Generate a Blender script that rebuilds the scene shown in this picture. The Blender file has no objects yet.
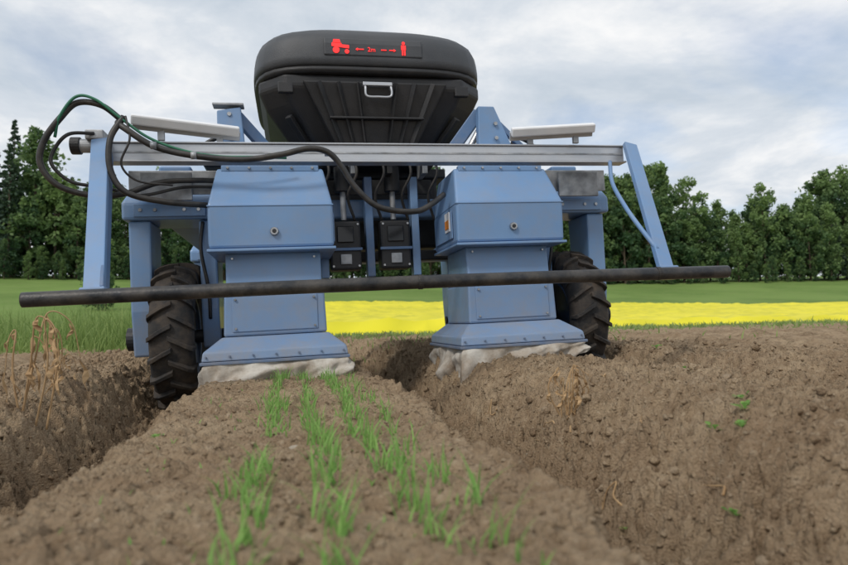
import bpy, bmesh, math, random
import numpy as np
from mathutils import Vector, Matrix, Euler
random.seed(7); rng=np.random.default_rng(11)
scene=bpy.context.scene
col=scene.collection

# ------------------------------------------------------------------ materials
def nodes_of(m):
    m.use_nodes=True
    nt=m.node_tree
    return nt, nt.nodes['Principled BSDF']
def mat(name,c1,c2=None,scale=6.0,rough=.5,metal=0.0,bump=0.0,bscale=40.0,dirt=0.0,dirtc=(.2,.15,.1),coat=0.0,spec=.5,detail=4,emit=0.0,dlow=None):
    m=bpy.data.materials.new(name); nt,b=nodes_of(m); L=nt.links
    geo=nt.nodes.new('ShaderNodeNewGeometry')
    n=nt.nodes.new('ShaderNodeTexNoise'); n.inputs['Scale'].default_value=scale; n.inputs['Detail'].default_value=detail
    L.new(geo.outputs['Position'],n.inputs['Vector'])
    mx=nt.nodes.new('ShaderNodeMix'); mx.data_type='RGBA'
    mx.inputs['A'].default_value=(*c1,1); mx.inputs['B'].default_value=(*(c2 or c1),1)
    rp=nt.nodes.new('ShaderNodeMapRange'); rp.inputs['From Min'].default_value=.35; rp.inputs['From Max'].default_value=.65
    L.new(n.outputs['Fac'],rp.inputs['Value']); L.new(rp.outputs['Result'],mx.inputs['Factor'])
    out=mx.outputs['Result']
    if dirt>0:
        n2=nt.nodes.new('ShaderNodeTexNoise'); n2.inputs['Scale'].default_value=9; n2.inputs['Detail'].default_value=8; n2.inputs['Roughness'].default_value=.72
        L.new(geo.outputs['Position'],n2.inputs['Vector'])
        r2=nt.nodes.new('ShaderNodeMapRange'); r2.inputs['From Min'].default_value=.42; r2.inputs['From Max'].default_value=.72; r2.inputs['To Max'].default_value=dirt
        L.new(n2.outputs['Fac'],r2.inputs['Value'])
        fac=r2.outputs['Result']
        if dlow is not None:   # more dirt near the ground
            sp=nt.nodes.new('ShaderNodeSeparateXYZ'); L.new(geo.outputs['Position'],sp.inputs[0])
            r3=nt.nodes.new('ShaderNodeMapRange'); r3.inputs['From Min'].default_value=dlow[0]; r3.inputs['From Max'].default_value=dlow[1]
            r3.inputs['To Min'].default_value=dlow[2]; r3.inputs['To Max'].default_value=0
            L.new(sp.outputs['Z'],r3.inputs['Value'])
            mu=nt.nodes.new('ShaderNodeMath'); mu.operation='MULTIPLY_ADD'; L.new(r3.outputs['Result'],mu.inputs[0]); L.new(n2.outputs['Fac'],mu.inputs[1]); L.new(fac,mu.inputs[2]); mu.use_clamp=True
            fac=mu.outputs[0]
        m2=nt.nodes.new('ShaderNodeMix'); m2.data_type='RGBA'; m2.inputs['B'].default_value=(*dirtc,1)
        L.new(out,m2.inputs['A']); L.new(fac,m2.inputs['Factor']); out=m2.outputs['Result']
        ra=nt.nodes.new('ShaderNodeMapRange'); ra.inputs['To Min'].default_value=rough; ra.inputs['To Max'].default_value=.95
        L.new(fac,ra.inputs['Value']); L.new(ra.outputs['Result'],b.inputs['Roughness'])
    else: b.inputs['Roughness'].default_value=rough
    L.new(out,b.inputs['Base Color'])
    b.inputs['Metallic'].default_value=metal; b.inputs['Coat Weight'].default_value=coat; b.inputs['Specular IOR Level'].default_value=spec
    if bump>0:
        nb=nt.nodes.new('ShaderNodeTexNoise'); nb.inputs['Scale'].default_value=bscale; nb.inputs['Detail'].default_value=5; nb.inputs['Roughness'].default_value=.65
        L.new(geo.outputs['Position'],nb.inputs['Vector'])
        bm=nt.nodes.new('ShaderNodeBump'); bm.inputs['Strength'].default_value=bump; bm.inputs['Distance'].default_value=.01
        L.new(nb.outputs['Fac'],bm.inputs['Height']); L.new(bm.outputs['Normal'],b.inputs['Normal'])
    if emit>0:
        b.inputs['Emission Color'].default_value=(*c1,1); b.inputs['Emission Strength'].default_value=emit
    return m
DUST=(.32,.27,.21)
M_blue=mat('blue_paint',(.148,.275,.485),(.175,.31,.53),2.5,.40,0,.06,30,.24,DUST,.15,dlow=(.3,.80,.65))
M_blue2=mat('blue_paint_dark',(.08,.16,.31),(.09,.18,.34),3,.45,0,.1,30,.28,DUST,dlow=(.2,.9,.6))
M_black=mat('black_plastic',(.013,.014,.016),(.022,.023,.026),5,.5,0,.15,120,.15,(.1,.085,.07))
M_lid=mat('lid_plastic',(.045,.050,.058),(.062,.068,.076),5,.5,0,.25,160,.15,(.13,.12,.11))
M_rub=mat('hose_rubber',(.012,.012,.013),(.022,.022,.022),20,.45,0,.1,80,.15,DUST)
M_bar=mat('bar_steel',(.016,.018,.021),(.03,.032,.036),14,.36,.2,.2,60,.25,DUST)
M_alu=mat('aluminium',(.50,.52,.55),(.60,.62,.65),9,.38,.6,.1,60,.25,(.3,.28,.25))
M_galv=mat('galvanised',(.25,.27,.29),(.5,.52,.54),14,.5,.5,.1,60,.35,(.2,.17,.14))
M_tyre=mat('tyre_rubber',(.014,.014,.015),(.03,.028,.026),12,.75,0,.3,60,.6,(.15,.11,.075))
M_white=mat('white_cover',(.80,.82,.84),(.86,.87,.88),6,.35,0,.05,50,.10,DUST)
M_cloth=mat('canvas_cloth',(.62,.59,.53),(.46,.42,.36),9,.9,0,.4,60,.7,(.29,.22,.155),dlow=(.20,.38,.8))
M_grn=mat('green_cable',(.02,.14,.08),(.03,.18,.10),8,.5)
M_red=mat('red_led',(1.0,.03,.03),(1.0,.03,.03),4,.5,emit=.8)
M_org=mat('warning_label',(.8,.28,.03),(.7,.22,.03),30,.5)
M_bolt=mat('bolt_steel',(.5,.5,.5),(.35,.35,.35),30,.35,.9)
M_glass=mat('dark_panel',(.008,.008,.01),None,3,.15)

# ------------------------------------------------------------------ mesh helpers
ROB=bpy.data.objects.new('weeding_robot',None); col.objects.link(ROB)
th=math.radians(-1.5)
c=Vector((0,0,.5)); p=Vector((.51,4.2,0)); R=Matrix.Rotation(th,4,'Y')
ROB.rotation_euler=(0,th,0); ROB.location=R@(p-c)+c
PINV=Matrix.Translation(-p)
def finish(name,me,m,parent=ROB,bevel=0,smooth=False,seg=2):
    o=bpy.data.objects.new(name,me); col.objects.link(o)
    if m: me.materials.append(m)
    if parent is not None:
        o.parent=parent
        if parent is ROB: o.matrix_parent_inverse=PINV
    if bevel>0:
        bv=o.modifiers.new('b','BEVEL'); bv.width=bevel; bv.segments=seg; bv.limit_method='ANGLE'; bv.angle_limit=math.radians(25)
        bv.harden_normals=False
    if smooth:
        me.polygons.foreach_set('use_smooth',[True]*len(me.polygons))
    return o
def loft(name,rings,m,bevel=.008,smooth=False,parent=ROB,caps=True):
    bm=bmesh.new(); R_=[[bm.verts.new(v) for v in r] for r in rings]; n=len(rings[0])
    for a,b in zip(R_[:-1],R_[1:]):
        for i in range(n):
            bm.faces.new((a[i],a[(i+1)%n],b[(i+1)%n],b[i]))
    if caps:
        bm.faces.new(list(reversed(R_[0]))); bm.faces.new(R_[-1])
    bmesh.ops.recalc_face_normals(bm,faces=bm.faces)
    me=bpy.data.meshes.new(name); bm.to_mesh(me); bm.free()
    return finish(name,me,m,parent,bevel,smooth)
def rect(x0,x1,y0,y1,z): return [(x0,y0,z),(x1,y0,z),(x1,y1,z),(x0,y1,z)]
def box(name,x0,x1,y0,y1,z0,z1,m,bevel=.006,parent=ROB):
    return loft(name,[rect(x0,x1,y0,y1,z0),rect(x0,x1,y0,y1,z1)],m,bevel,parent=parent)
def beam(name,a,b,w,h,m,bevel=.005,up=(0,0,1),w2=None):
    a=Vector(a);b=Vector(b);d=(b-a).normalized(); s=d.cross(Vector(up)).normalized(); u=s.cross(d).normalized()
    w2=w2 or w
    def rg(pp,ww): return [pp+s*ww/2+u*h/2, pp-s*ww/2+u*h/2, pp-s*ww/2-u*h/2, pp+s*ww/2-u*h/2]
    return loft(name,[rg(a,w),rg(b,w2)],m,bevel)
def smoothpath(pts,n=10):
    P=[Vector(q) for q in pts]; P=[2*P[0]-P[1]]+P+[2*P[-1]-P[-2]]; out=[]
    for i in range(1,len(P)-2):
        for k in range(n):
            t=k/n;p0,p1,p2,p3=P[i-1:i+3]
            out.append(.5*((2*p1)+(-p0+p2)*t+(2*p0-5*p1+4*p2-p3)*t*t+(-p0+3*p1-3*p2+p3)*t**3))
    out.append(P[-2]); return out
def tube(name,pts,r,m,n=12,curve=True,parent=ROB,rad=None):
    P=smoothpath(pts) if curve else [Vector(q) for q in pts]
    rings=[]; prev=None
    for i,pp in enumerate(P):
        d=(P[min(i+1,len(P)-1)]-P[max(i-1,0)]).normalized()
        if prev is None:
            s=d.cross(Vector((0,0,1)));
            if s.length<.1: s=d.cross(Vector((1,0,0)))
            s.normalize()
        else:
            s=(prev-d*prev.dot(d)).normalized()
        prev=s; u=s.cross(d)
        rr=r if rad is None else rad(i/(len(P)-1))*r
        rings.append([pp+(s*math.cos(2*math.pi*k/n)+u*math.sin(2*math.pi*k/n))*rr for k in range(n)])
    return loft(name,rings,m,0,True,parent)
def cyl(name,a,b,r,m,n=20,bevel=.002):
    a=Vector(a);b=Vector(b);d=(b-a).normalized()
    s=d.cross(Vector((0,0,1)))
    if s.length<.1: s=d.cross(Vector((1,0,0)))
    s.normalize();u=s.cross(d)
    return loft(name,[[q+(s*math.cos(2*math.pi*k/n)+u*math.sin(2*math.pi*k/n))*r for k in range(n)] for q in (a,b)],m,bevel)
def bolts(name,pts,r,m=M_bolt,dy=-.008):
    bm=bmesh.new()
    for (x,y,z) in pts:
        mtx=Matrix.Translation((x,y+dy/2,z))@Matrix.Rotation(math.pi/2,4,'X')
        bmesh.ops.create_cone(bm,cap_ends=True,segments=10,radius1=r,radius2=r*.85,depth=abs(dy),matrix=mtx)
    me=bpy.data.meshes.new(name); bm.to_mesh(me); bm.free(); return finish(name,me,m)

# ------------------------------------------------------------------ robot: working units
def unit(cx,tag,side):
    box0=loft(tag+'_head_box',[rect(cx-.285,cx+.285,2.955,3.44,.862),rect(cx-.285,cx+.285,2.945,3.44,1.06),rect(cx-.252,cx+.252,3.075,3.44,1.262)],M_blue,.012)
    box(tag+'_head_flange',cx-.292,cx+.292,2.938,3.45,.845,.858,M_blue,.003)
    box(tag+'_crease_strip',cx-.287,cx+.287,2.9425,3.442,1.054,1.060,M_blue,.001)
    box(tag+'_hinge_plate',cx-.23,cx+.23,3.062,3.10,1.245,1.275,M_blue,.004)
    bolts(tag+'_hinge_bolts',[(cx+d,3.062,1.262) for d in(-.2,-.1,0,.1,.2)],.007)
    loft(tag+'_column_upper',[rect(cx-.222,cx+.222,3.02,3.42,.662),rect(cx-.222,cx+.222,3.04,3.42,.848)],M_blue,.01)
    loft(tag+'_column_lower',[rect(cx-.236,cx+.236,2.995,3.43,.455),rect(cx-.230,cx+.230,3.0,3.43,.656)],M_blue,.01)
    loft(tag+'_front_cover',[rect(cx-.195,cx+.195,2.990,3.02,.475),rect(cx-.195,cx+.195,2.994,3.02,.640)],M_blue,.003)
    loft(tag+'_skirt',[rect(cx-.320,cx+.320,2.86,3.52,.352),rect(cx-.315,cx+.315,2.87,3.52,.392),rect(cx-.243,cx+.243,2.985,3.44,.453)],M_blue,.006)
    box(tag+'_skirt_lip',cx-.327,cx+.327,2.85,3.53,.336,.350,M_blue2,.003)
    bolts(tag+'_latch',[(cx+.01,2.949,.935)],.021,M_bolt,-.012)
    bolts(tag+'_latch_core',[(cx+.01,2.937,.935)],.010,M_black,-.006)
    bolts(tag+'_bolts',[(cx+sx*.18,2.992,z) for sx in(-1,1) for z in(.49,.625)]+[(cx+sx*.19,3.03,z) for sx in(-1,1) for z in(.70,.82)],.006)
    bolts(tag+'_skirt_bolts',[(cx+k*.1,2.862,.372) for k in range(-3,4)],.005,M_blue2)
    for s in (-1,1):
        xx=cx+s*.2875
        box(tag+'_side_plate',min(xx,xx+s*.006),max(xx,xx+s*.006),3.02,3.38,.89,1.03,M_blue,.002)
    per=[]; x0,x1,y0,y1=cx-.305,cx+.305,2.865,3.5
    N=90
    for i in range(N): per.append((x0+(x1-x0)*i/N,y0))
    for i in range(N): per.append((x1,y0+(y1-y0)*i/N))
    for i in range(N): per.append((x1-(x1-x0)*i/N,y1))
    for i in range(N): per.append((x0,y1-(y1-y0)*i/N))
    rings=[]
    K=14; ccx,ccy=(x0+x1)/2,(y0+y1)/2
    ph=[random.random()*6 for _ in range(6)]
    for k in range(K):
        t=k/(K-1); rg=[]
        for i,(x,y) in enumerate(per):
            a=2*math.pi*i/len(per)
            L=side(x-cx)*(1+.20*math.sin(5*a+ph[0])+.12*math.sin(13*a+ph[1])+.05*math.sin(29*a))
            f=t*(.022*math.sin(17*a+ph[2]+2*t)+.012*math.sin(37*a+ph[3]+4*t)+.035*math.sin(7*a+ph[4]+1.5*t))+.022*math.sin(t*math.pi)+.010*math.sin(9*t+5*a)+.006*math.sin(16*t+11*a)
            dx,dy=x-ccx,y-ccy; l=math.hypot(dx,dy)
            rg.append((x+dx/l*f+dx*.02*t,y+dy/l*f-.02*t*(1 if y<ccy else -1),.345-L*t))
        rings.append(rg)
    o=loft(tag+'_cloth_hem',rings,M_cloth,0,True,caps=False)
unit(-.078,'unit_a',lambda d: .130-.24*d*.55)
unit(1.098,'unit_b',lambda d: .135-.28*d)
box('warning_label',.800,.8065,3.05,3.14,.93,1.03,M_white,.001)
box('warning_label_mark',.797,.7995,3.06,3.13,.945,.99,M_org,.001)

# main cross beam
box('beam_core',-.80,1.83,3.085,3.145,1.305,1.385,M_alu,.004)
box('beam_slot_front',-.79,1.82,3.0815,3.0845,1.340,1.348,M_galv,0)
box('beam_flange_top',-.81,1.84,3.075,3.155,1.3855,1.393,M_alu,.002)
box('beam_flange_low',-.81,1.84,3.075,3.155,1.296,1.3045,M_alu,.002)
for s,tg in((-1,'a'),(1,'b')):
    xt=.51+s*1.345; xb=.51+s*(1.165 if s>0 else 1.235)
    beam('arm_'+tg,(xt,3.06,1.39),(xb,2.53,.645),.075,.028,M_blue,.004,up=(0,-1,0) )
    if s<0: beam('arm_web_'+tg,(xt-s*.028,3.10,1.38),(xb-s*.028,2.56,.66),.014,.07,M_blue2,.003,up=(0,-1,0))
    box('arm_clamp_'+tg,xb-.045,xb+.045,2.50,2.545,.612,.675,M_blue,.006)
    bolts('arm_bolts_'+tg,[(xt,3.045,1.36),(xt-s*.008,3.02,1.33)],.009)
tube('arm_stay',[(1.74,3.08,1.30),(1.69,2.98,1.16),(1.665,2.84,1.02),(1.66,2.72,.90),(1.68,2.60,.76)],.011,M_blue)
L0,L1=-.965,1.975
def rcap(t):
    x=t*(L1-L0); e=min(x,(L1-L0)-x); return math.sqrt(max(0.02,1-max(0,1-e/.03)**2))
pts=[(L0+(L1-L0)*t,2.5,.637+.008*math.sin(t*math.pi)) for t in [0,.003,.006,.01]+[i/40 for i in range(1,40)]+[.99,.994,.997,1]]
tube('front_bar',pts,.028,M_bar,20,False,rad=rcap)
for x in (.51,1.6):
    cyl('bar_band',(x,2.5,.641+.004*(x==.51)),(x+.02,2.5,.641+.004*(x==.51)),.0305,M_rub)

# hoses
tube('hose_main',[(-.74,2.98,1.45),(-.70,2.94,1.41),(-.58,2.94,1.33),(-.41,2.93,1.285),(-.20,2.92,1.265),(-.03,2.91,1.285),(.10,2.91,1.315),(.19,2.91,1.30),(.25,2.92,1.24),(.31,2.92,1.14),(.40,2.92,1.05),(.50,2.93,1.02),(.62,2.95,1.02),(.70,2.98,1.06),(.78,3.05,1.12)],.0145,M_rub)
tube('hose_short',[(-.71,2.96,1.47),(-.76,2.93,1.36),(-.76,2.92,1.22),(-.70,2.93,1.12),(-.55,2.98,1.085),(-.37,3.08,1.085)],.0135,M_rub)
tube('hose_loop',[(-.72,3.0,1.46),(-.80,2.96,1.52),(-.90,2.96,1.53),(-.97,2.96,1.46),(-1.04,2.97,1.36),(-1.06,2.98,1.26),(-1.0,3.0,1.17),(-.88,3.03,1.13),(-.74,3.06,1.14),(-.60,3.1,1.20),(-.45,3.14,1.22),(-.3,3.2,1.23)],.0135,M_rub)
tube('hose_inner_loop',[(-.86,3.05,1.42),(-.95,3.0,1.40),(-1.01,3.0,1.33),(-1.02,3.0,1.26),(-.95,3.03,1.19),(-.82,3.06,1.17),(-.68,3.1,1.14),(-.5,3.16,1.19),(-.35,3.2,1.20)],.008,M_rub)
tube('cable_green',[(-1.0,2.98,1.38),(-.97,2.95,1.46),(-.90,2.94,1.55),(-.82,2.94,1.54),(-.72,2.95,1.46),(-.6,2.95,1.37),(-.45,2.94,1.31),(-.30,2.94,1.285),(-.15,2.95,1.285),(0,2.98,1.29)],.0065,M_grn)
tube('cable_thin',[(-.70,2.95,1.47),(-.68,2.93,1.36),(-.72,2.94,1.25),(-.66,2.97,1.18),(-.52,3.02,1.17)],.005,M_rub)
cyl('end_connector',(-.94,3.1,1.375),(-.84,3.1,1.375),.032,M_galv); cyl('end_connector_nut',(-.97,3.1,1.375),(-.93,3.1,1.375),.040,M_black)
box('end_connector_block',-.90,-.82,3.05,3.16,1.395,1.44,M_galv,.006)
for k,(x,z) in enumerate([(-.41,1.285),(.19,1.3),(-.58,1.33)]):
    tube('hose_clip_%d'%k,[(x-.012,2.925,z),(x+.012,2.925,z)],.0172,M_galv,12,False)

# work light bars
def lightbar(tg,a,b):
    a=Vector(a);b=Vector(b)
    beam('light_bar_'+tg,a,b,.035,.048,M_white,.008,up=(0,-.55,.85))
    beam('light_bar_base_'+tg,a+Vector((0,.03,-.014)),b+Vector((0,.03,-.014)),.02,.046,M_alu,.003,up=(0,-.55,.85))
    for t in(.25,.8):
        q=a.lerp(b,t); box('light_bracket_'+tg,q.x-.015,q.x+.015,q.y+.03,q.y+.05,1.393,q.z+.0,M_galv,.002)
lightbar('a',(-.69,3.0,1.475),(-.22,3.10,1.450)); lightbar('b',(1.17,3.06,1.452),(1.62,3.0,1.465))

# brackets above beam
loft('bracket_a',[[(-.33,3.16,1.39),(-.20,3.16,1.39),(-.20,3.22,1.39),(-.33,3.22,1.39)],[(-.33,3.17,1.58),(-.215,3.17,1.60),(-.215,3.23,1.60),(-.33,3.23,1.58)]],M_blue,.006)
bolts('bracket_bolts',[(-.27,3.16,1.44),(-.27,3.168,1.56),(1.12,3.16,1.45),(1.12,3.163,1.53)],.012)
box('bracket_a_cap',-.35,-.20,3.16,3.23,1.605,1.617,M_galv,.003)
loft('bracket_b',[[(1.02,3.17,1.39),(1.22,3.17,1.39),(1.22,3.22,1.39),(1.02,3.22,1.39)],[(1.03,3.17,1.63),(1.12,3.17,1.63),(1.12,3.22,1.63),(1.03,3.22,1.63)]],M_blue,.006)
beam('lift_link_b',(.86,3.3,1.36),(1.06,3.26,1.62),.05,.065,M_blue2); beam('lift_link_a',(-.05,3.3,1.36),(-.24,3.26,1.58),.05,.055,M_blue2)
cyl('lift_ram_b',(.98,3.24,1.40),(1.10,3.24,1.60),.018,M_bolt)
beam('brace_b',(1.14,3.2,1.55),(1.30,3.2,1.39),.03,.03,M_blue2)
for s in(-1,1):
    x=.51+s*.86
    box('deck_box',x-.10,x+.10,3.5,4.4,1.38,1.48,M_black,.02)
    tube('deck_hose',[(x-.1,3.45,1.40),(x-.04*s,3.4,1.52),(x+.08*s,3.42,1.47),(x+.1*s,3.5,1.40)],.012,M_rub)
    tube('deck_hose_thin',[(x-.2*s,3.3,1.42),(x-.16*s,3.3,1.52),(x-.08*s,3.32,1.50),(x-.02*s,3.4,1.42)],.008,M_rub)

# side frames, forks, wheels
def lathe(name,prof,cx,cy,cz,m,n=64,smooth=True,parent=ROB):
    rings=[[(cx+px,cy+r*math.cos(2*math.pi*k/n),cz+r*math.sin(2*math.pi*k/n)) for k in range(n)] for px,r in prof]
    return loft(name,rings,m,0,smooth,parent)
def wheel(tg,cx,cy,cz,Rr=.39,w=.205):
    h=w/2
    lathe('tyre_'+tg,[(-h*.55,.20),(-h*.9,.25),(-h,.29),(-h*.97,Rr-.055),(-h*.75,Rr-.030),(-h*.3,Rr-.024),(0,Rr-.022),(h*.3,Rr-.024),(h*.75,Rr-.03),(h*.97,Rr-.055),(h,.29),(h*.9,.25),(h*.55,.20)],cx,cy,cz,M_tyre)
    bm=bmesh.new(); NL=21
    for side in(-1,1):
        for i in range(NL):
            a0=2*math.pi*(i+(.5 if side>0 else 0))/NL
            prevv=None
            segs=[(.0,.030,Rr),(.35,.028,Rr),(.75,.027,Rr-.006),(1.0,.026,Rr-.020),(1.06,.024,Rr-.06)]
            for (t,wd,rr) in segs:
                a=a0+ t*.16
                vs=[]
                for (da,dr) in((-wd/2/Rr,-.045),(-wd/2/Rr*.8,0),(wd/2/Rr*.8,0),(wd/2/Rr,-.045)):
                    r2=rr+dr
                    vs.append(bm.verts.new((cx+side*(t*h-.008*(t==0)),cy+r2*math.cos(a+da),cz+r2*math.sin(a+da))))
                if prevv:
                    for k in range(4): bm.faces.new((prevv[k],prevv[(k+1)%4],vs[(k+1)%4],vs[k]))
                else: bm.faces.new(vs)
                prevv=vs
            bm.faces.new(list(reversed(prevv)))
    bmesh.ops.recalc_face_normals(bm,faces=bm.faces)
    me=bpy.data.meshes.new('lugs_'+tg); bm.to_mesh(me); bm.free(); finish('tyre_lugs_'+tg,me,M_tyre,bevel=.003)
    for s in(-1,1):
        lathe('rim_'+tg,[(s*h*.62,.215),(s*h*.66,.20),(s*h*.45,.17),(s*h*.30,.10),(s*h*.55,.06),(s*h*.6,.0001)],cx,cy,cz,M_blue2)
for s,tg in((-1,'a'),(1,'b')):
    f=lambda d: .515+s*d
    def bx(n,d0,d1,*r): 
        x0,x1=sorted((f(d0),f(d1))); return box(n+'_'+tg,x0,x1,*r)
    for yy,q in((3.47,'rear'),(5.6,'front')):
        wheel(tg+'_'+q,f(1.085),yy,.462)
        x=[f(1.205),f(1.31)]; x0,x1=min(x),max(x)
        loft('leg_outer_%s_%s'%(tg,q),[rect(x0,x1,yy-.07,yy+.09,.37),rect(x0,x1,yy-.11,yy+.13,.60),rect(x0,x1,yy-.12,yy+.14,1.06)],M_blue,.01)
        x=[f(.885),f(.972)]; x0,x1=min(x),max(x)
        loft('leg_inner_%s_%s'%(tg,q),[rect(x0,x1,yy-.07,yy+.09,.40),rect(x0,x1,yy-.11,yy+.13,.60),rect(x0,x1,yy-.12,yy+.14,1.06)],M_blue,.01)
        cyl('axle_%s_%s'%(tg,q),(f(.87),yy,.462),(f(1.325),yy,.462),.035,M_black)
        cyl('hub_motor_%s_%s'%(tg,q),(f(1.315),yy,.462),(f(1.35),yy,.462),.06,M_black)
        x=[f(.87),f(1.335)]; x0,x1=min(x),max(x)
        loft('fork_head_%s_%s'%(tg,q),[rect(x0,x1,yy-.15,yy+.17,1.062),rect(x0,x1,yy-.15,yy+.17,1.15),rect(x0+.03,x1-.03,yy-.11,yy+.14,1.215)],M_blue,.014)
        box('fork_plate_%s_%s'%(tg,q),x0+.06,x1-.06,yy-.165,yy-.152,1.075,1.14,M_blue,.003)
        bolts('fork_bolts_%s_%s'%(tg,q),[(x0+t*(x1-x0),yy-.165,1.108) for t in(.2,.35,.65,.8)],.010)
        tube('leg_hose_%s_%s'%(tg,q),[(f(.95),yy-.13,1.05),(f(.96),yy-.15,.9),(f(.93),yy-.14,.7),(f(.93),yy-.1,.55)],.009,M_rub)
        cyl('steer_post_%s_%s'%(tg,q),(f(1.09),yy,1.2),(f(1.09),yy,1.30),.07,M_galv)
    bx('side_rail',1.00,1.16,3.35,5.8,1.235,1.345,M_blue,.012)
    bx('side_cover',.86,1.24,3.62,5.5,1.13,1.232,M_blue2,.015)
    bx('galv_plate',.80,1.28,3.25,3.265,1.175,1.295,M_galv,.003)
    bx('galv_fold',.98,1.22,3.22,3.238,1.14,1.28,M_galv,.003)
# centre machinery between the units
box('cross_member',-.35,1.38,3.56,3.68,1.09,1.20,M_blue,.012)
box('cross_member_low',-.3,1.33,3.60,3.66,.84,.90,M_black,.008)
box('centre_plate',.20,.82,3.50,3.515,1.215,1.30,M_black,.004)
for k,x in enumerate((.30,.58)):
    box('actuator_body_%d'%k,x-.085,x+.085,3.40,3.54,.78,1.05,M_black,.012)
    box('actuator_rib_%d'%k,x-.09,x+.09,3.385,3.40,.885,.90,M_blue2,.002)
    box('actuator_label_%d'%k,x-.03,x+.03,3.390,3.398,.81,.865,M_galv,.002)
    box('actuator_screen_%d'%k,x-.045,x+.045,3.390,3.398,.93,1.02,M_glass,.004)
    cyl('actuator_rod_%d'%k,(x,3.45,1.06),(x,3.45,1.42),.016,M_galv)
    cyl('actuator_motor_%d'%k,(x,3.45,1.22),(x,3.45,1.36),.045,M_black)
    bolts('actuator_bolts_%d'%k,[(x+a,3.398,z) for a in(-.07,.07) for z in(.80,1.03)],.007)
for k,x in enumerate((.185,.44,.70)):
    box('guide_post_%d'%k,x-.022,x+.022,3.42,3.50,.74,1.30,M_blue if k!=1 else M_blue2,.004)
box('gearbox',.10,.92,3.75,4.2,.93,1.40,M_black,.02)
box('tray',.05,.97,3.72,5.4,1.36,1.42,M_black,.01)
for k in range(5):
    x=.2+.15*k
    tube('inner_hose_%d'%k,[(x,3.36,1.42),(x+.02,3.33,1.30),(x-.03,3.36,1.18),(x+.01,3.42,1.05)],.008,M_rub)
for k in range(4):
    box('rack_fin_%d'%k,.14+.2*k,.17+.2*k,3.34,3.5,1.30,1.44,M_galv if k%2 else M_black,.003)
box('under_frame',.1,.92,3.3,3.36,1.395,1.42,M_black,.004)
box('front_cross_member',-.5,1.53,5.4,5.55,1.0,1.2,M_blue2,.012)

# hopper
def se(cx,cy,hx,hy,z,n=5.0,N=72,tilt=0):
    r=[]
    for k in range(N):
        a=2*math.pi*(k+.5)/N; ca,sa=math.cos(a),math.sin(a)
        q=(abs(ca)**n+abs(sa)**n)**(-1/n)
        r.append((cx+hx*q*ca,cy+hy*q*sa,z+tilt*(hy*q*sa)))
    return r
hx=.50; hy=3.95
def ring(w,d,z,n): return se(hx,hy,w,d,z,n)
loft('hopper_lid',[ring(.655,.645,1.885,4.5),ring(.672,.66,1.895,4.5),ring(.672,.662,1.93,4.5),ring(.667,.66,1.98,4.5),ring(.66,.655,2.02,4.5),ring(.645,.64,2.06,4.4),ring(.615,.61,2.095,4.2),ring(.56,.56,2.125,4),ring(.46,.47,2.148,3.6),ring(.30,.32,2.163,3),ring(.08,.1,2.17,2)],M_lid,0,True)
loft('hopper_rim',[ring(.64,.63,1.845,4.5),ring(.667,.655,1.855,4.5),ring(.667,.655,1.878,4.5),ring(.64,.63,1.884,4.5)],M_black,0,True)
def oct_(w,d,z,ch):
    return [(hx-w+ch,hy-d,z),(hx+w-ch,hy-d,z),(hx+w,hy-d+ch,z),(hx+w,hy+d-ch,z),(hx+w-ch,hy+d,z),(hx-w+ch,hy+d,z),(hx-w,hy+d-ch,z),(hx-w,hy-d+ch,z)]
loft('hopper_tub',[oct_(.36,.36,1.40,.10),oct_(.45,.45,1.50,.12),oct_(.60,.57,1.70,.14),oct_(.635,.62,1.78,.14),oct_(.635,.62,1.843,.14)],M_black,.015)
loft('hopper_front_frame',[[(hx-.22,3.40,1.46),(hx+.22,3.40,1.46),(hx+.22,3.55,1.46),(hx-.22,3.55,1.46)],[(hx-.40,3.30,1.80),(hx+.40,3.30,1.80),(hx+.40,3.5,1.80),(hx-.40,3.5,1.80)]],M_black,.01)
for k in (-3,-2,-1,1,2,3):
    beam('hopper_rib_%d'%(k+3),(hx+k*.065,3.385,1.48),(hx+k*.105,3.288,1.79),.010,.03,M_black,.002)
box('hopper_shelf',hx-.26,hx+.26,3.32,3.40,1.60,1.612,M_black,.003)
tube('hopper_handle',[(hx-.07,3.29,1.755),(hx-.07,3.25,1.75),(hx-.065,3.245,1.70),(hx,3.245,1.695),(hx+.065,3.245,1.70),(hx+.07,3.25,1.75),(hx+.07,3.29,1.755)],.006,M_alu)
box('hopper_latch_plate',hx-.08,hx+.08,3.265,3.29,1.765,1.785,M_alu,.003)
for s in(-1,1):
    beam('hopper_support_%d'%(s+1),(hx+s*.30,3.6,1.40),(hx+s*.48,3.42,1.64),.04,.03,M_black)
    box('hopper_corner_pad_%d'%(s+1),hx+s*.49-.04,hx+s*.49+.04,3.33,3.36,1.74,1.80,M_black,.006)
# LED display
PY=3.283
loft('led_panel',[rect(.22,.76,PY,PY+.03,1.935),rect(.22,.76,PY,PY+.03,2.00),rect(.22,.76,PY+.010,PY+.04,2.035)],M_lid,.006)
def led_poly(bm,pts,y):
    vs=[bm.verts.new((x,y,z)) for x,z in pts]; f=bm.faces.new(vs)
    r=bmesh.ops.extrude_face_region(bm,geom=[f]); bmesh.ops.translate(bm,verts=[v for v in r['geom'] if isinstance(v,bmesh.types.BMVert)],vec=(0,-.003,0))
bm=bmesh.new(); y=PY-.001
def disc(cx,cz,r,n=16): led_poly(bm,[(cx+r*math.cos(2*math.pi*k/n),cz+r*math.sin(2*math.pi*k/n)) for k in range(n)],y)
disc(.285,1.962,.018); disc(.343,1.955,.012)
led_poly(bm,[(.262,1.982),(.355,1.972),(.355,1.990),(.315,1.992),(.315,2.0),(.262,2.0)],y)
led_poly(bm,[(.268,2.003),(.31,2.003),(.305,2.02),(.272,2.02)],y)
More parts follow.
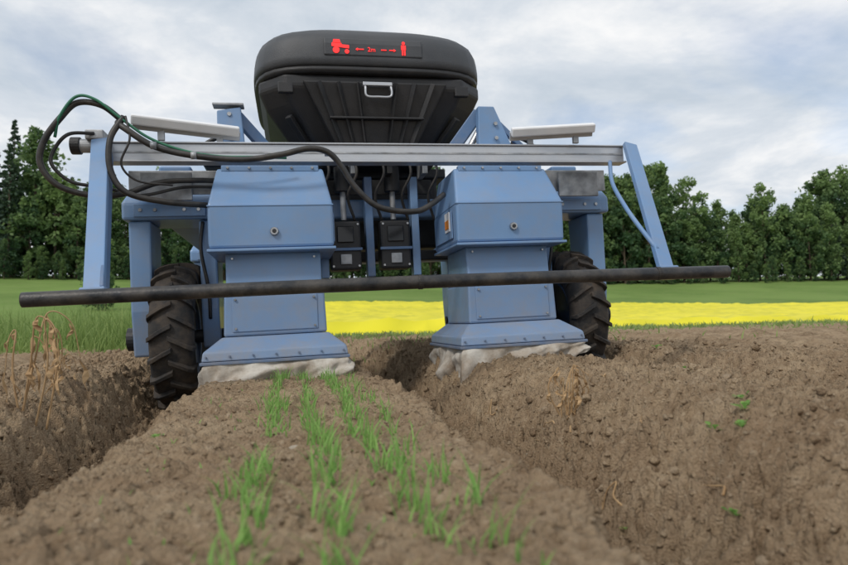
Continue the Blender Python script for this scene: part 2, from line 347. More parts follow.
disc(.655,2.012,.009)
led_poly(bm,[(.642,1.975),(.668,1.975),(.668,2.0),(.642,2.0)],y)
led_poly(bm,[(.645,1.944),(.653,1.944),(.653,1.974),(.645,1.974)],y); led_poly(bm,[(.657,1.944),(.665,1.944),(.665,1.974),(.657,1.974)],y)
for x0,x1 in((.40,.435),(.53,.56),(.575,.60)): led_poly(bm,[(x0,1.967),(x1,1.967),(x1,1.972),(x0,1.972)],y)
led_poly(bm,[(.39,1.969),(.402,1.961),(.402,1.978)],y); led_poly(bm,[(.612,1.969),(.60,1.961),(.60,1.978)],y)
bmesh.ops.recalc_face_normals(bm,faces=bm.faces)
me=bpy.data.meshes.new('led_icons'); bm.to_mesh(me); bm.free(); finish('led_icons',me,M_red)
cu=bpy.data.curves.new('led_text','FONT'); cu.body='2m'; cu.size=.035; cu.extrude=.001; cu.materials.append(M_red)
to=bpy.data.objects.new('led_text',cu); col.objects.link(to); to.parent=ROB; to.matrix_parent_inverse=PINV; to.location=(.455,PY-.003,1.958); to.rotation_euler=(math.pi/2,0,0)

# ------------------------------------------------------------------ terrain
TAB=rng.random((256,256)); TB=rng.random((256,256)); TC=rng.random((256,256))
def vn(x,y,s=0):
    x=x+s*17.31; y=y+s*9.17
    xi=np.floor(x).astype(int); yi=np.floor(y).astype(int); fx=x-xi; fy_=y-yi
    fx=fx*fx*(3-2*fx); fy_=fy_*fy_*(3-2*fy_)
    a=TAB[xi&255,yi&255];b=TAB[(xi+1)&255,yi&255];c_=TAB[xi&255,(yi+1)&255];d=TAB[(xi+1)&255,(yi+1)&255]
    return (a*(1-fx)+b*fx)*(1-fy_)+(c_*(1-fx)+d*fx)*fy_-.5
def rot(x,y,a): return x*math.cos(a)-y*math.sin(a), x*math.sin(a)+y*math.cos(a)
def fb(x,y,sc,s=0):
    X,Y=rot(x,y,.6+s); return vn(X*sc,Y*sc,s)
def ck(x,y,sc,s=0):
    """broken-earth lumps: jittered angular blocks of their own height and tilt, separated by crevices"""
    X,Y=rot(x,y,.3+1.7*s); X=X*sc+s*31.7+fb(x,y,sc*1.7,s)*.7; Y=Y*sc+s*12.9+fb(x,y,sc*1.9,s+1)*.7
    xi=np.floor(X).astype(int); yi=np.floor(Y).astype(int)
    f1=np.full(X.shape,9.); f2=np.full(X.shape,9.); hh=np.zeros_like(X)
    for i in(-1,0,1):
        for j in(-1,0,1):
            ii=(xi+i)&255; jj=(yi+j)&255
            dx=X-(xi+i)-TAB[ii,jj]; dy=Y-(yi+j)-TB[ii,jj]
            d=np.sqrt(dx*dx+dy*dy)
            t=TC[ii,jj]; hcell=t*t*1.3+dx*(TB[jj,ii]-.5)*1.3+dy*(TAB[jj,ii]-.5)*1.3
            cl_=d<f1
            f2=np.where(cl_,f1,np.minimum(f2,d)); hh=np.where(cl_,hcell,hh); f1=np.where(cl_,d,f1)
    e=np.clip((f2-f1)/.32,0,1)
    return (np.sqrt(e))*(.35+hh)-.25
def sst(a,b,x):
    t=np.clip((x-a)/(b-a),0,1); return t*t*(3-2*t)
def base(x,y):
    z=np.interp(y,[-400,6,12,20,32,45,70,100,130,200,600],[.27,.27,.20,.12,.20,.66,2.4,5.2,9.3,15,24])
    xx=np.clip(x,-60,60)
    z=z-.025*xx*sst(10,32,y)
    return z
def rough_part(x,y):
    m=np.clip(.5+fb(x,y,3,6)*1.6,0.2,1)
    return (np.abs(fb(x,y,9,5))*.034+ck(x,y,10,1)*.034*m+ck(x,y,22,2)*.025+ck(x,y,44,3)*.0155+fb(x,y,75,7)*.007+ck(x,y,92,4)*.006)
def H(x,y,fine=True,want=False):
    x=np.atleast_1d(np.asarray(x,float));y=np.atleast_1d(np.asarray(y,float))
    z=base(x,y)
    fr=(1-sst(6.5,9.0,y))*sst(-12,-9,y)
    xw=x+ (fb(x,y,2.2,1)*.06+fb(x,y,6,2)*.04+fb(x,y,17,3)*.035)
    bed=-.015*(sst(-.45,-.35,xw)-sst(.33,.45,xw))+.02*sst(.6,1.0,xw)
    f=np.zeros_like(z)
    for xc,l1,l2,r1,r2,d in((-.60,.08,.27,.14,.245,.25),(.50,.05,.145,.03,.38,.29),(1.62,.1,.22,.1,.22,.13),(-1.85,.05,.25,.05,.25,.1),(2.85,.05,.25,.05,.25,.05)):
        dx=xw-xc
        lin=np.where(dx<0,1-np.clip((-dx-l1)/(l2-l1),0,1),1-np.clip((dx-r1)/(r2-r1),0,1))
        s=.75*lin+.25*lin*lin*(3-2*lin)
        f=np.maximum(f,s*d)
    z=z+fr*(bed-f)
    if fine:
        nearm=1-sst(11,16,y)
        slope=sst(.02,.12,f)*(1-.4*sst(.20,.24,f))
        bedtop=sst(-.44,-.34,x)*(1-sst(.34,.44,x))*(1-slope)
        w=(.78+.50*slope-.36*bedtop)
        rp=rough_part(x,y)
        z=z+nearm*(rp*w-.010+fb(x,y,4,4)*(.024-.012*bedtop))
        z=z+(1-nearm)*fb(x,y,.15,9)*.1
        if want: return z,rp,f
    return z
def Hs(x,y): return float(H(x,y)[0])
def axis(lo,hi,flo,fhi,st,g):
    a=list(np.arange(flo,fhi,st)); s=st; v=a[-1]
    while v<hi: s*=g; v+=s; a.append(v)
    s=st; v=a[0]; L=[]
    while v>lo: s*=g; v-=s; L.append(v)
    return np.array(L[::-1]+a)
xs=axis(-500,600,-1.2,2.0,.0050,1.06)
ys=[.40]; 
while ys[-1]<700:
    v=ys[-1]; ys.append(v+ (max(.0045,.0040*v) if v<8 else .03*v))
s=.01;v=.40;L=[]
while v>-120: s*=1.12; v-=s; L.append(v)
ys=np.array(L[::-1]+ys)
X,Y=np.meshgrid(xs,ys); Z,RP,FF_=H(X,Y,want=True)
def gridmesh(name,X,Y,Z):
    ny,nx=X.shape
    co=np.stack([X.ravel(),Y.ravel(),Z.ravel()],1).astype(np.float32)
    i=np.arange(nx-1)[None,:]+np.arange(ny-1)[:,None]*nx
    q=np.stack([i,i+1,i+1+nx,i+nx],-1).reshape(-1,4)
    me=bpy.data.meshes.new(name); me.vertices.add(len(co)); me.vertices.foreach_set('co',co.ravel())
    me.loops.add(q.size); me.loops.foreach_set('vertex_index',q.ravel().astype(np.int32))
    me.polygons.add(len(q)); me.polygons.foreach_set('loop_start',np.arange(0,q.size,4,dtype=np.int32)); me.polygons.foreach_set('loop_total',np.full(len(q),4,dtype=np.int32))
    me.update(); me.validate(); me.polygons.foreach_set('use_smooth',np.ones(len(q),bool)); return me
me=gridmesh('ground',X,Y,Z)
edge=7.0+1.4*sst(-2,4,X)*2+fb(X,Y,.5,1)*1.5+fb(X,Y,2,2)*.8
g=sst(0,1.6,Y-edge)
at=me.attributes.new('grass','FLOAT','POINT'); at.data.foreach_set('value',g.ravel().astype(np.float32))
crevice_shade=np.clip((RP+.006)/.036,0,1)*(1-.35*sst(.16,.28,FF_))  # painted crevice shade: low values between lumps get a darker soil colour
at=me.attributes.new('ground_detail','FLOAT','POINT'); at.data.foreach_set('value',crevice_shade.ravel().astype(np.float32))
def soil_mat(name,is_ground):
    m=bpy.data.materials.new(name); nt,b=nodes_of(m); L=nt.links
    def N(t,**k):
        n=nt.nodes.new(t)
        for a,v in k.items(): n.inputs[a].default_value=v
        return n
    geo=N('ShaderNodeNewGeometry'); P=geo.outputs['Position']
    def noise(sc,det=4,ro=.6):
        n=N('ShaderNodeTexNoise',Scale=sc,Detail=det,Roughness=ro); L.new(P,n.inputs['Vector']); return n.outputs['Fac']
    def mix(a,b_,f):
        n=nt.nodes.new('ShaderNodeMix'); n.data_type='RGBA'
        for s_,v in(('A',a),('B',b_)):
            if isinstance(v,tuple): n.inputs[s_].default_value=(*v,1)
            else: L.new(v,n.inputs[s_])
        if isinstance(f,float): n.inputs['Factor'].default_value=f
        else: L.new(f,n.inputs['Factor'])
        return n.outputs['Result']
    def mr(v,a,b_,c_=0,d=1):
        n=N('ShaderNodeMapRange'); n.inputs[1].default_value=a;n.inputs[2].default_value=b_;n.inputs[3].default_value=c_;n.inputs[4].default_value=d; L.new(v,n.inputs[0]); return n.outputs[0]
    s1=mix((.46,.345,.225),(.35,.25,.158),mr(noise(3.5),.38,.62))
    s1=mix(s1,(.23,.158,.095),mr(noise(34,5),.48,.70,0,.7))
    s1=mix(s1,(.55,.44,.31),mr(noise(75,3),.56,.74,0,.65))
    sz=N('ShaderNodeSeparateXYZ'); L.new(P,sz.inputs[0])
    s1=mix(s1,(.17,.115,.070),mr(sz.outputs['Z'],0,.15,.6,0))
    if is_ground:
        dr=nt.nodes.new('ShaderNodeAttribute'); dr.attribute_name='ground_detail'
        s1=mix(s1,(.15,.10,.062),mr(dr.outputs['Fac'],0,.5,.75,0))  # crevice shade mixed into the soil colour
        gr=mix((.11,.19,.05),(.18,.25,.08),mr(noise(.25),.35,.65))
        gr=mix(gr,(.20,.21,.09),mr(noise(2.0),.5,.7,0,.6))
        fld=mix((.125,.205,.05),(.175,.265,.07),mr(noise(.06,6),.4,.6))
        fld=mix(fld,(.20,.25,.09),mr(noise(.9,5),.45,.7,0,.6))
        gr=mix(gr,fld,mr(sz.outputs['Y'],26,34))
        stub=mix((.27,.21,.12),(.15,.19,.065),mr(noise(1.2),.42,.60))
        nm=N('ShaderNodeMath'); nm.operation='MULTIPLY'; L.new(mr(sz.outputs['X'],-2,1),nm.inputs[0]); L.new(mr(sz.outputs['Y'],14,24,1,0),nm.inputs[1])
        gr=mix(gr,stub,nm.outputs[0])
        ga=nt.nodes.new('ShaderNodeAttribute'); ga.attribute_name='grass'
        s1=mix(s1,gr,ga.outputs['Fac'])
    else:
        ta=nt.nodes.new('ShaderNodeAttribute'); ta.attribute_name='tint'
        s1=mix(s1,(.55,.44,.315),mr(ta.outputs['Fac'],.6,1,0,.5))
        s1=mix(s1,(.19,.13,.08),mr(ta.outputs['Fac'],0,.4,.6,0))
    L.new(s1,b.inputs['Base Color'])
    b.inputs['Roughness'].default_value=.95; b.inputs['Specular IOR Level'].default_value=.12
    bp=N('ShaderNodeBump',Strength=1.0,Distance=.008)
    ad=nt.nodes.new('ShaderNodeMath'); ad.operation='ADD'; L.new(noise(130,5,.8),ad.inputs[0])
    vo=N('ShaderNodeTexVoronoi',Scale=170.0); L.new(P,vo.inputs['Vector'])
    iv_=N('ShaderNodeMath'); iv_.operation='MULTIPLY'; iv_.inputs[1].default_value=-.8; L.new(vo.outputs['Distance'],iv_.inputs[0]); L.new(iv_.outputs[0],ad.inputs[1])
    L.new(ad.outputs[0],bp.inputs['Height']); L.new(bp.outputs['Normal'],b.inputs['Normal'])
    return m
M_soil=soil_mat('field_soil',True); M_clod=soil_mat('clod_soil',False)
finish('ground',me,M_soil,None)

def ico(sub):
    bm=bmesh.new(); bmesh.ops.create_icosphere(bm,subdivisions=sub,radius=1); v=np.array([q.co[:] for q in bm.verts]); f=np.array([[w.index for w in q.verts] for q in bm.faces]); bm.free(); return v,f
def trimesh(name,V,F,m,parent=None,smooth=True,attr=None,n=3):
    me=bpy.data.meshes.new(name); me.vertices.add(len(V)); me.vertices.foreach_set('co',V.astype(np.float32).ravel())
    me.loops.add(F.size); me.loops.foreach_set('vertex_index',F.ravel().astype(np.int32))
    me.polygons.add(len(F)); me.polygons.foreach_set('loop_start',np.arange(0,F.size,n,dtype=np.int32)); me.polygons.foreach_set('loop_total',np.full(len(F),n,dtype=np.int32))
    me.update(); me.validate()
    if smooth: me.polygons.foreach_set('use_smooth',np.ones(len(F),bool))
    if attr is not None:
        a=me.attributes.new('tint','FLOAT','POINT'); a.data.foreach_set('value',attr.astype(np.float32))
    return me
def variants_of(sub):
    iv,ifc=ico(sub); out=[]
    for k in range(14):
        v=iv.copy()
        for _ in range(9):
            nrm=rng.normal(0,1,3); nrm/=np.linalg.norm(nrm); dd=rng.uniform(.45,.85)
            ex=np.maximum(0,v@nrm-dd); v=v-ex[:,None]*nrm*.9
        d=vn(iv[:,0]*2.1+k*3.7+iv[:,2]*.7,iv[:,1]*2.1+iv[:,2]*1.3,k)*.5+vn(iv[:,0]*4.1+k,iv[:,2]*4.1+iv[:,1]*1.4,k+3)*.35
        out.append(v*(1.15+d)[:,None]*np.array([1,rng.uniform(.65,1.1),rng.uniform(.55,.9)]))
    return out,ifc
v2,f2_=variants_of(2); v1,f1_=variants_of(1)
NC=40000
yy=.5+ (rng.random(NC)**1.35)*6; xx=rng.uniform(-1.6,2.6,NC)
ss=np.clip(np.exp(rng.normal(-5.5,.52,NC)),.0025,.022)
hz=H(xx,yy,False)
ss=np.where(hz<.20,ss*1.15,ss)*np.where(yy>3,1.3,1.0)
ss=np.where(yy<1.5,np.minimum(ss,.013),ss)
ss=np.where((xx>-.36)&(xx<.36),np.minimum(ss*.75,.0075),ss)
hz=H(xx,yy)
VV=[];FF=[];TT=[];off=0
for k in range(NC):
    big=ss[k]>.008
    v=(v2 if big else v1)[k%14]; fc=f2_ if big else f1_
    a=rng.uniform(0,6.28); c_,s_=math.cos(a),math.sin(a)
    w=np.stack([v[:,0]*c_-v[:,1]*s_,v[:,0]*s_+v[:,1]*c_,v[:,2]],1)*ss[k]+np.array([xx[k],yy[k],hz[k]+ss[k]*.15])
    VV.append(w);FF.append(fc+off);off+=len(v); TT.append(np.full(len(v),rng.random()))
finish('soil_clods',trimesh('soil_clods',np.concatenate(VV),np.concatenate(FF),M_clod,attr=np.concatenate(TT)),M_clod,None)
M_stone=mat('stone',(.42,.37,.30),(.32,.27,.20),30,.85,0,.5,120)
VV=[];FF=[];off=0
for (x,y,s) in [(.0,1.28,.014),(.9,1.9,.012),(.68,1.75,.012)]+[(rng.uniform(-.8,1.6),rng.uniform(1.2,4),rng.uniform(.004,.007)) for _ in range(10)]:
    v=v2[int(rng.integers(10))]*s*np.array([1.2,1,.6])+np.array([x,y,Hs(x,y)+s*.1]); VV.append(v);FF.append(f2_+off);off+=len(v)
finish('pebbles',trimesh('pebbles',np.concatenate(VV),np.concatenate(FF),M_stone),M_stone,None)

# ------------------------------------------------------------------ leaf material
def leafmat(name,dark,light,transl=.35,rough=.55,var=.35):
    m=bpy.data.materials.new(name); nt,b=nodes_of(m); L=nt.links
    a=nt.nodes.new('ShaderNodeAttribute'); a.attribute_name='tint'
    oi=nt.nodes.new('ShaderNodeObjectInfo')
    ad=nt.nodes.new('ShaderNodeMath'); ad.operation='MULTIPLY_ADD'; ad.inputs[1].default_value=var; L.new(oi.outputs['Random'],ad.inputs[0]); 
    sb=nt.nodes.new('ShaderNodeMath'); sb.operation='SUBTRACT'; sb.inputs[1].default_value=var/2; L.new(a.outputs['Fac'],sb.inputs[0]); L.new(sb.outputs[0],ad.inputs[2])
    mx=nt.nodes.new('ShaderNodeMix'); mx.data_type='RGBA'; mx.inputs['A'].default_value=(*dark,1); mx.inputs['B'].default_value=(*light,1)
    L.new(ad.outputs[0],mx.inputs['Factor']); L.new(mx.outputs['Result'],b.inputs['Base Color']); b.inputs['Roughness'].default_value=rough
    b.inputs['Specular IOR Level'].default_value=.25
    if transl>0:
        tr=nt.nodes.new('ShaderNodeBsdfTranslucent'); L.new(mx.outputs['Result'],tr.inputs['Color'])
        ms=nt.nodes.new('ShaderNodeMixShader'); ms.inputs[0].default_value=transl
        L.new(b.outputs[0],ms.inputs[1]); L.new(tr.outputs[0],ms.inputs[2]); L.new(ms.outputs[0],nt.nodes['Material Output'].inputs['Surface'])
    return m
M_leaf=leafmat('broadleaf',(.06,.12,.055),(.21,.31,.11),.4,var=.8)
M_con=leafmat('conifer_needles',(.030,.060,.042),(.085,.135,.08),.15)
M_seed=leafmat('seedling_leaf',(.14,.31,.07),(.33,.55,.15),.45)
M_grass=leafmat('grass_blade',(.14,.24,.055),(.36,.46,.16),.45)
M_can=leafmat('canola_flower',(.62,.58,.02),(.90,.80,.03),.1)
M_bark=mat('bark',(.07,.05,.035),(.11,.085,.06),8,.9,0,.5,20)

def blades(name,bx_,by_,bz_,h,w,lean,m,segs=4,tintf=None):
    n=len(bx_); az=rng.uniform(0,2*np.pi,n); wa=az+np.pi/2+rng.normal(0,.4,n)
    V=[];T=[]
    t0=rng.random(n) if tintf is None else tintf
    for k in range(segs+1):
        t=k/segs; ww=w*(1-t**1.5)*(.6+.8*t*(1-t)*2)*.5
        px=bx_+np.cos(az)*lean*h*t**1.8; py=by_+np.sin(az)*lean*h*t**1.8; pz=bz_+h*(t-.35*lean*t**2.2)
        if k<segs:
            V.append(np.stack([px-np.cos(wa)*ww,py-np.sin(wa)*ww,pz],1)); V.append(np.stack([px+np.cos(wa)*ww,py+np.sin(wa)*ww,pz],1))
        else: V.append(np.stack([px-np.cos(wa)*ww*.1,py-np.sin(wa)*ww*.1,pz],1)); V.append(np.stack([px+np.cos(wa)*ww*.1+1e-4,py+np.sin(wa)*ww*.1,pz],1))
        T+= [t0*.8+.2*t]*2
    V=np.stack(V,1); T=np.stack(T,1); nv=V.shape[1]
    b0=np.arange(n)[:,None]*nv
    F=np.concatenate([np.stack([b0[:,0]+2*k,b0[:,0]+2*k+1,b0[:,0]+2*k+3,b0[:,0]+2*k+2],1) for k in range(segs)])
    return finish(name,trimesh(name,V.reshape(-1,3),F,m,attr=T.ravel(),n=4),m,None)
# seedling rows
bxs=[];bys=[];hh=[]
for ri,(rx,dens) in enumerate(((-.055,1.25),(.045,1.1),(.145,1.2),(.22,.35))):
    y=.48
    while y<2.86:
        y+=rng.uniform(.015,.045)/dens
        gapn=float(fb(np.array(rx*9+ri*5.3),np.array(y),3.6,4))
        if gapn<-.27 or rng.random()<.06: continue
        cxx=rx+rng.normal(0,.011)+.010*math.sin(y*5+ri*2); k=int(rng.integers(4,9)); hbase=rng.uniform(.038,.072)*(1+.5*gapn)
        for _ in range(k):
            bxs.append(cxx+rng.normal(0,.009)); bys.append(y+rng.normal(0,.012)); hh.append(hbase*rng.uniform(.5,1.2))
for _ in range(220):
    bxs.append(rng.uniform(-.28,.3)); bys.append(rng.uniform(.6,2.8)); hh.append(rng.uniform(.012,.025))
bxs=np.array(bxs);bys=np.array(bys);hh=np.array(hh)
blades('seedlings',bxs,bys,H(bxs,bys)-.003,hh,np.full(len(hh),.0045),rng.uniform(.15,.9,len(hh)),M_seed)
n=44000
gy=6.2+rng.random(n)**1.3*22; gx=-1.2-rng.random(n)*np.maximum(3,gy*.75)
keep=(gx>-.6*gy-2); gx=gx[keep];gy=gy[keep]; n=len(gx)
blades('tall_grass',gx,gy,H(gx,gy)-.02,rng.uniform(.22,.72,n)*sst(6.0,9.3,gy+fb(gx,gy,.7,3)*2)+.04,.007+gy*.0012,rng.uniform(.1,.7,n),M_grass,3)
n=24000
gy=4.0+rng.random(n)**.75*24; gx=rng.uniform(-2,1,n)+rng.random(n)*gy*1.6
clm=fb(gx,gy,1.3,2)+fb(gx,gy,4,5)*.7; keep=clm>.02; gx=gx[keep];gy=gy[keep];n=len(gx)
blades('field_weeds',gx,gy,H(gx,gy)-.01,rng.uniform(.03,.12,n)*(1+gy*.03),.008+gy*.0018,rng.uniform(.3,1.1,n),M_grass,3)
def weed(x,y,s,name='small_weed',k=9,mm=None):
    V=[];F=[];T=[];z=Hs(x,y)
    for i in range(k):
        a=6.28*i/k+rng.normal(0,.4); l=s*rng.uniform(.5,1.1); el=rng.uniform(.3,1.2)
        d=np.array([math.cos(a),math.sin(a),0]); sd=np.array([-math.sin(a),math.cos(a),0]); o=np.array([x,y,z]); b0=len(V)
        for t,wd in((.1,.04),(.45,.07),(.7,.24),(.88,.20),(1.0,.03)):
            q=o+d*l*t*math.cos(el)+np.array([0,0,1])*l*math.sin(el)*(t-.25*t*t)
            V+= [q-sd*l*wd+np.array([0,0,.12*l*wd]),q+sd*l*wd+np.array([0,0,.12*l*wd])]; T+=[rng.random()]*2
        for j in range(4): F.append([b0+2*j,b0+2*j+1,b0+2*j+3,b0+2*j+2])
    return finish(name,trimesh(name,np.array(V),np.array(F),mm or M_seed,attr=np.array(T),n=4),mm or M_seed,None)
for x,y,s in((.90,1.12,.034),(.72,.93,.028),(.98,1.22,.026),(.95,1.55,.024),(1.5,2.1,.035),(-.30,1.5,.02),(1.3,1.9,.03),(.64,1.15,.018),(1.2,2.9,.04),(1.9,3.0,.05),(.86,1.16,.03),(.87,1.09,.024),(.70,.90,.024)): weed(x,y,s)
M_dryb=mat('dry_stems',(.50,.34,.18),(.34,.21,.10),20,.85)
def ground_detail(name,x,y,h,n,lean=.5,wl=1.0,r=.002):
    par=bpy.data.objects.new(name,None); col.objects.link(par); z=Hs(x,y); par.location=(x,y,z)
    for i in range(n):
        a=rng.uniform(0,6.28); l=h*rng.uniform(.5,1.1); sx=rng.normal(0,.02); k=lean*rng.uniform(.3,1.3)
        pts=[(sx,0,-.02),(sx+.1*l*math.cos(a)+rng.normal(0,.01),.1*l*math.sin(a),l*.5),(sx+.5*k*l*math.cos(a),.4*k*l*math.sin(a),l*.88),(sx+1.0*k*l*math.cos(a),.6*k*l*math.sin(a),l*.80),(sx+1.2*k*l*math.cos(a),.7*k*l*math.sin(a),l*.5)]
        tube('stalk_%d'%i,pts,r,M_dryb,5,True,parent=par,rad=lambda t:1.2-.8*t)
        for j in range(4):
            q=Vector(pts[1+j%4]); dx=rng.normal(0,.006); L_=-.045*rng.uniform(.5,1.4)*wl
            w_=rng.uniform(.002,.006)*wl
            bm=bmesh.new(); rr=[]
            for t in(0,.2,.4,.6,.8,1): 
                cc=q+Vector((dx*t*3+.006*math.sin(7*t+i),.005*math.cos(8*t+j),L_*t)); ww=w_*math.sin(math.pi*(.12+.82*t))*(1+.4*math.sin(13*t+i*2+j)); an=3*t+i
                rr.append((bm.verts.new(cc+Vector((ww*math.cos(an),ww*math.sin(an),0))),bm.verts.new(cc-Vector((ww*math.cos(an),ww*math.sin(an),0)))))
            for u_,v_ in zip(rr[:-1],rr[1:]): bm.faces.new((u_[0],u_[1],v_[1],v_[0]))
            mm=bpy.data.meshes.new('dry_leaf'); bm.to_mesh(mm); bm.free(); finish('dry_leaf',mm,M_dryb,par)
ground_detail('dry_plant',-.80,2.15,.36,6,.35,1.9,.003)
ground_detail('dry_plant',.74,1.62,.14,8,.35,1.0,.0022)
ground_detail('dry_plant',-.93,2.75,.20,4,.4)
RT=bpy.data.objects.new('exposed_roots',None); col.objects.link(RT)
for (x,y,l,a) in((.72,1.55,.14,1.2),(.80,1.35,.09,.6),(.66,1.2,.07,2.2),(.9,1.7,.1,1.0),(.7,2.1,.12,1.8),(-.42,1.7,.08,2.6),(.75,.98,.08,1.4),(.70,1.6,.16,1.5),(.73,1.63,.13,1.0)):
    P_=[]; 
    for t in np.linspace(0,1,6):
        px=x+math.cos(a)*l*t*.5+rng.normal(0,.005); py=y+math.sin(a)*l*t+rng.normal(0,.005); P_.append((px,py,Hs(px,py)+.006+.010*math.sin(t*3.1)))
    tube('root',P_,.0022,M_dryb,5,True,parent=RT,rad=lambda t:1.2-.9*t)

# canola
cxs=np.concatenate([np.arange(-7.5,60,.45),np.arange(60,190,1.5)]); cys=np.arange(21,71,.6)
CX,CY=np.meshgrid(cxs,cys)
CZ=base(CX,CY)+.62*sst(20,34,CY)*.4+.38+fb(CX,CY,.9,2)*.26+fb(CX,CY,2.7,4)*.22
ed=(CY<21.3)|(CX<-7.3)|(CY>70.2)
CZ=np.where(ed,base(CX,CY)-.05,CZ)
me=gridmesh('canola_field',CX,CY,CZ)
a=me.attributes.new('tint','FLOAT','POINT'); a.data.foreach_set('value',np.clip(.70+fb(CX,CY,1.5,6)*1.0+fb(CX,CY,.15,7)*.5,0,1.1).ravel().astype(np.float32))
finish('canola_field',me,M_can,None)

# ------------------------------------------------------------------ trees
def tree_mesh(kind,Ht):
    cent=[];rad=[];til=[]
    if kind=='broad':
        W=Ht*rng.uniform(.20,.31); lobes=[(rng.uniform(0,6.28),rng.uniform(.3,.9)) for _ in range(4)]; tp=rng.uniform(.85,.95)
        for _ in range(80):
            u=rng.random(); z=Ht*(.10+.88*u); prof=math.sin(min(1,(u*.86+.14))*math.pi*.98)**.65*(1 if u<tp else .6)
            a=rng.uniform(0,6.28); bl=1
            for la,lu in lobes: bl-=.55*math.exp(-((u-lu)/.14)**2)*max(0,math.cos(a-la))
            r=W*prof*max(.15,bl)*math.sqrt(rng.uniform(.15,1))*rng.uniform(.75,1.2)
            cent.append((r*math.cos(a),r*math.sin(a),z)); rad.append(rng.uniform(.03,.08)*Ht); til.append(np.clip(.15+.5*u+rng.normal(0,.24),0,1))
        per=46; sz=(.24,.52)
    else:
        for i in range(110):
            u=(i+.5)/110; z=Ht*(.06+.93*u); R_=Ht*.17*(1-u)**.85+.12
            a=i*2.4+rng.normal(0,.3); r=R_*rng.uniform(.35,1.15)
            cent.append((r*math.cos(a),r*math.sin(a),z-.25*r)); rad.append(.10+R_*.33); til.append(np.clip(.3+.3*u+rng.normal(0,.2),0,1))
        per=30; sz=(.17,.42)
    cent=np.array(cent);rad=np.array(rad);til=np.array(til); n=len(cent)*per
    ci=np.repeat(np.arange(len(cent)),per)
    d=rng.normal(0,1,(n,3)); d/=np.linalg.norm(d,axis=1)[:,None]; rr=rng.random(n)**.45
    if kind!='broad': d[:,2]*=.45
    pos=cent[ci]+d*(rr*rad[ci])[:,None]
    u=rng.normal(0,1,(n,3)); u/=np.linalg.norm(u,axis=1)[:,None]; w=np.cross(u,rng.normal(0,1,(n,3))); w/=np.linalg.norm(w,axis=1)[:,None]
    s=rng.uniform(sz[0],sz[1],n)[:,None]
    q=np.stack([pos-u*s,pos+w*s*.6,pos+u*s,pos-w*s*.6],1).reshape(-1,3)
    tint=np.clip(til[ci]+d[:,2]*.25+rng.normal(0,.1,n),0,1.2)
    F=np.arange(n*4).reshape(-1,4); T=np.repeat(tint,4)
    tv=[];tf=[]
    def limb(a,b,r0,r1):
        a=np.array(a);b=np.array(b); dd=(b-a)/np.linalg.norm(b-a); s1=np.cross(dd,[.3,.9,.1]); s1/=np.linalg.norm(s1); s2=np.cross(dd,s1)
        o=len(tv)
        for pp,r in((a,r0),(b,r1)):
            for k in range(6): tv.append(pp+(s1*math.cos(k*1.047)+s2*math.sin(k*1.047))*r)
        for k in range(6): tf.append([o+k,o+(k+1)%6,o+6+(k+1)%6,o+6+k])
    limb((0,0,-1),(0,0,Ht*.6),Ht*.014,Ht*.006); limb((0,0,Ht*.6),(0,0,Ht*.95),Ht*.006,.03)
    for k in range(0,len(cent),4 if kind=='broad' else 6):
        c0=cent[k]; limb((0,0,max(.5,c0[2]-abs(c0[0])*.6-1)),c0,Ht*.004,.03)
    tv=np.array(tv);tf=np.array(tf)+len(q)
    V=np.concatenate([q,tv]);FF=np.concatenate([F,tf]);TT=np.concatenate([T,np.zeros(len(tv))])
    me=trimesh('tree_'+kind,V,FF,None,smooth=False,attr=TT,n=4)
    me.materials.append(M_leaf if kind=='broad' else M_con); me.materials.append(M_bark)
    mi=np.zeros(len(FF),np.int32); mi[len(F):]=1; me.polygons.foreach_set('material_index',mi)
    return me
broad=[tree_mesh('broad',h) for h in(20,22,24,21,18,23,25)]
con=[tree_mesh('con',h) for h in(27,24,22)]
FOR=bpy.data.objects.new('distant_forest',None); col.objects.link(FOR)
def put(me,x,y,s,par=FOR,name='tree'):
    o=bpy.data.objects.new(name,me); col.objects.link(o); o.parent=par
    o.location=(x,y,float(base(np.array(x),np.array(y)))-.3); o.rotation_euler=(0,0,rng.uniform(0,6.28)); w=s*rng.uniform(.8,1.15); o.scale=(w,w,s)
for ri,yr in enumerate((130,135,142,151)):
    x=-105
    while x<215:
        x+=rng.uniform(3.6,6.6)
        pc=.60 if x<-47 else (.15 if x<-38 else .06)
        iscon=rng.random()<pc
        s=rng.uniform(.72,1.16)
        s*=1.03+.15*math.sin(x*.09+1)+.08*math.sin(x*.23)
        if x<-38: s*=1.06
        elif x<10: s*=.95
        if iscon and x>-38: s*=.8
        put(random.choice(con if iscon else broad),x,yr+rng.uniform(-2,2),s)
for _ in range(90):
    x=rng.uniform(-80,170); put(random.choice(broad),x,127+rng.uniform(-2,2),rng.uniform(.16,.36),FOR,'edge_shrub')
put(broad[1],-17.5,62,.34,None,'roadside_bush'); put(broad[3],-16.3,60,.22,None,'roadside_bush')

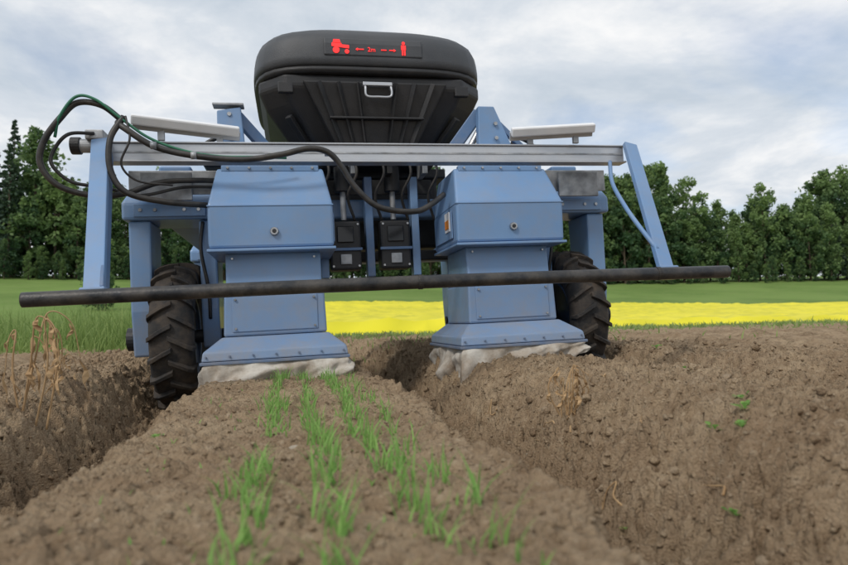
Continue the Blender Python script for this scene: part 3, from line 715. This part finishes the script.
# ------------------------------------------------------------------ world
w=bpy.data.worlds.new('World'); scene.world=w; w.use_nodes=True; nt=w.node_tree; L=nt.links
bg=nt.nodes['Background']
sky=nt.nodes.new('ShaderNodeTexSky'); sky.sky_type='NISHITA'; sky.sun_disc=False
SE,SR=math.radians(46),math.radians(225)
sky.sun_elevation=SE; sky.sun_rotation=SR
tc=nt.nodes.new('ShaderNodeTexCoord'); sp=nt.nodes.new('ShaderNodeSeparateXYZ'); L.new(tc.outputs['Generated'],sp.inputs[0])
zz=nt.nodes.new('ShaderNodeMath'); zz.operation='MAXIMUM'; zz.inputs[1].default_value=0; L.new(sp.outputs['Z'],zz.inputs[0])
za=nt.nodes.new('ShaderNodeMath'); za.operation='ADD'; za.inputs[1].default_value=.18; L.new(zz.outputs[0],za.inputs[0])
cb=nt.nodes.new('ShaderNodeCombineXYZ')
for i,ax in enumerate('XY'):
    dv=nt.nodes.new('ShaderNodeMath'); dv.operation='DIVIDE'; L.new(sp.outputs[ax],dv.inputs[0]); L.new(za.outputs[0],dv.inputs[1]); L.new(dv.outputs[0],cb.inputs[i])
def wn(sc,det,ro,off):
    mp=nt.nodes.new('ShaderNodeMapping'); mp.inputs['Location'].default_value=off; L.new(cb.outputs[0],mp.inputs[0])
    n=nt.nodes.new('ShaderNodeTexNoise'); n.inputs['Scale'].default_value=sc; n.inputs['Detail'].default_value=det; n.inputs['Roughness'].default_value=ro; n.inputs['Distortion'].default_value=.3
    L.new(mp.outputs[0],n.inputs['Vector']); return n.outputs['Fac']
cr=nt.nodes.new('ShaderNodeValToRGB'); L.new(wn(1.7,9,.60,(3.1,.4,0)),cr.inputs[0])
e=cr.color_ramp.elements; e[0].position=.34; e[0].color=(.53,.60,.68,1); e[1].position=.64; e[1].color=(.93,.93,.93,1)
k=e.new(.48); k.color=(.66,.71,.77,1)
gap=nt.nodes.new('ShaderNodeMapRange'); gap.inputs[1].default_value=.50; gap.inputs[2].default_value=.62; gap.inputs[3].default_value=0; gap.inputs[4].default_value=.5
L.new(wn(1.0,7,.55,(5.3,1.2,1)),gap.inputs[0])
sk=nt.nodes.new('ShaderNodeVectorMath'); sk.operation='SCALE'; sk.inputs['Scale'].default_value=.14; L.new(sky.outputs[0],sk.inputs[0])
mx=nt.nodes.new('ShaderNodeMix'); mx.data_type='RGBA'; L.new(cr.outputs[0],mx.inputs['A']); L.new(sk.outputs[0],mx.inputs['B']); L.new(gap.outputs[0],mx.inputs['Factor'])
L.new(mx.outputs['Result'],bg.inputs['Color']); bg.inputs['Strength'].default_value=1.05
sl=bpy.data.lights.new('sun','SUN'); sl.energy=1.5; sl.angle=math.radians(11); sl.color=(1,.94,.86)
so=bpy.data.objects.new('sun',sl); col.objects.link(so)
dirv=Vector((math.sin(SR)*math.cos(SE),math.cos(SR)*math.cos(SE),math.sin(SE)))
so.rotation_euler=dirv.to_track_quat('Z','Y').to_euler()

# ------------------------------------------------------------------ camera
cam=bpy.data.cameras.new('camera'); co=bpy.data.objects.new('camera',cam); col.objects.link(co); scene.camera=co
cam.lens=26.32; cam.sensor_width=36; cam.clip_start=.02; cam.clip_end=3000
co.matrix_world=Matrix.Translation((0,0,.5))@Matrix.Rotation(math.radians(-12),4,'Z')@Matrix.Rotation(math.radians(93.5),4,'X')@Matrix.Rotation(math.radians(-1.5),4,'Z')
cam.dof.use_dof=True; cam.dof.focus_distance=2.8; cam.dof.aperture_fstop=4.2
scene.view_settings.view_transform='Standard'; scene.view_settings.look='None'; scene.view_settings.exposure=0
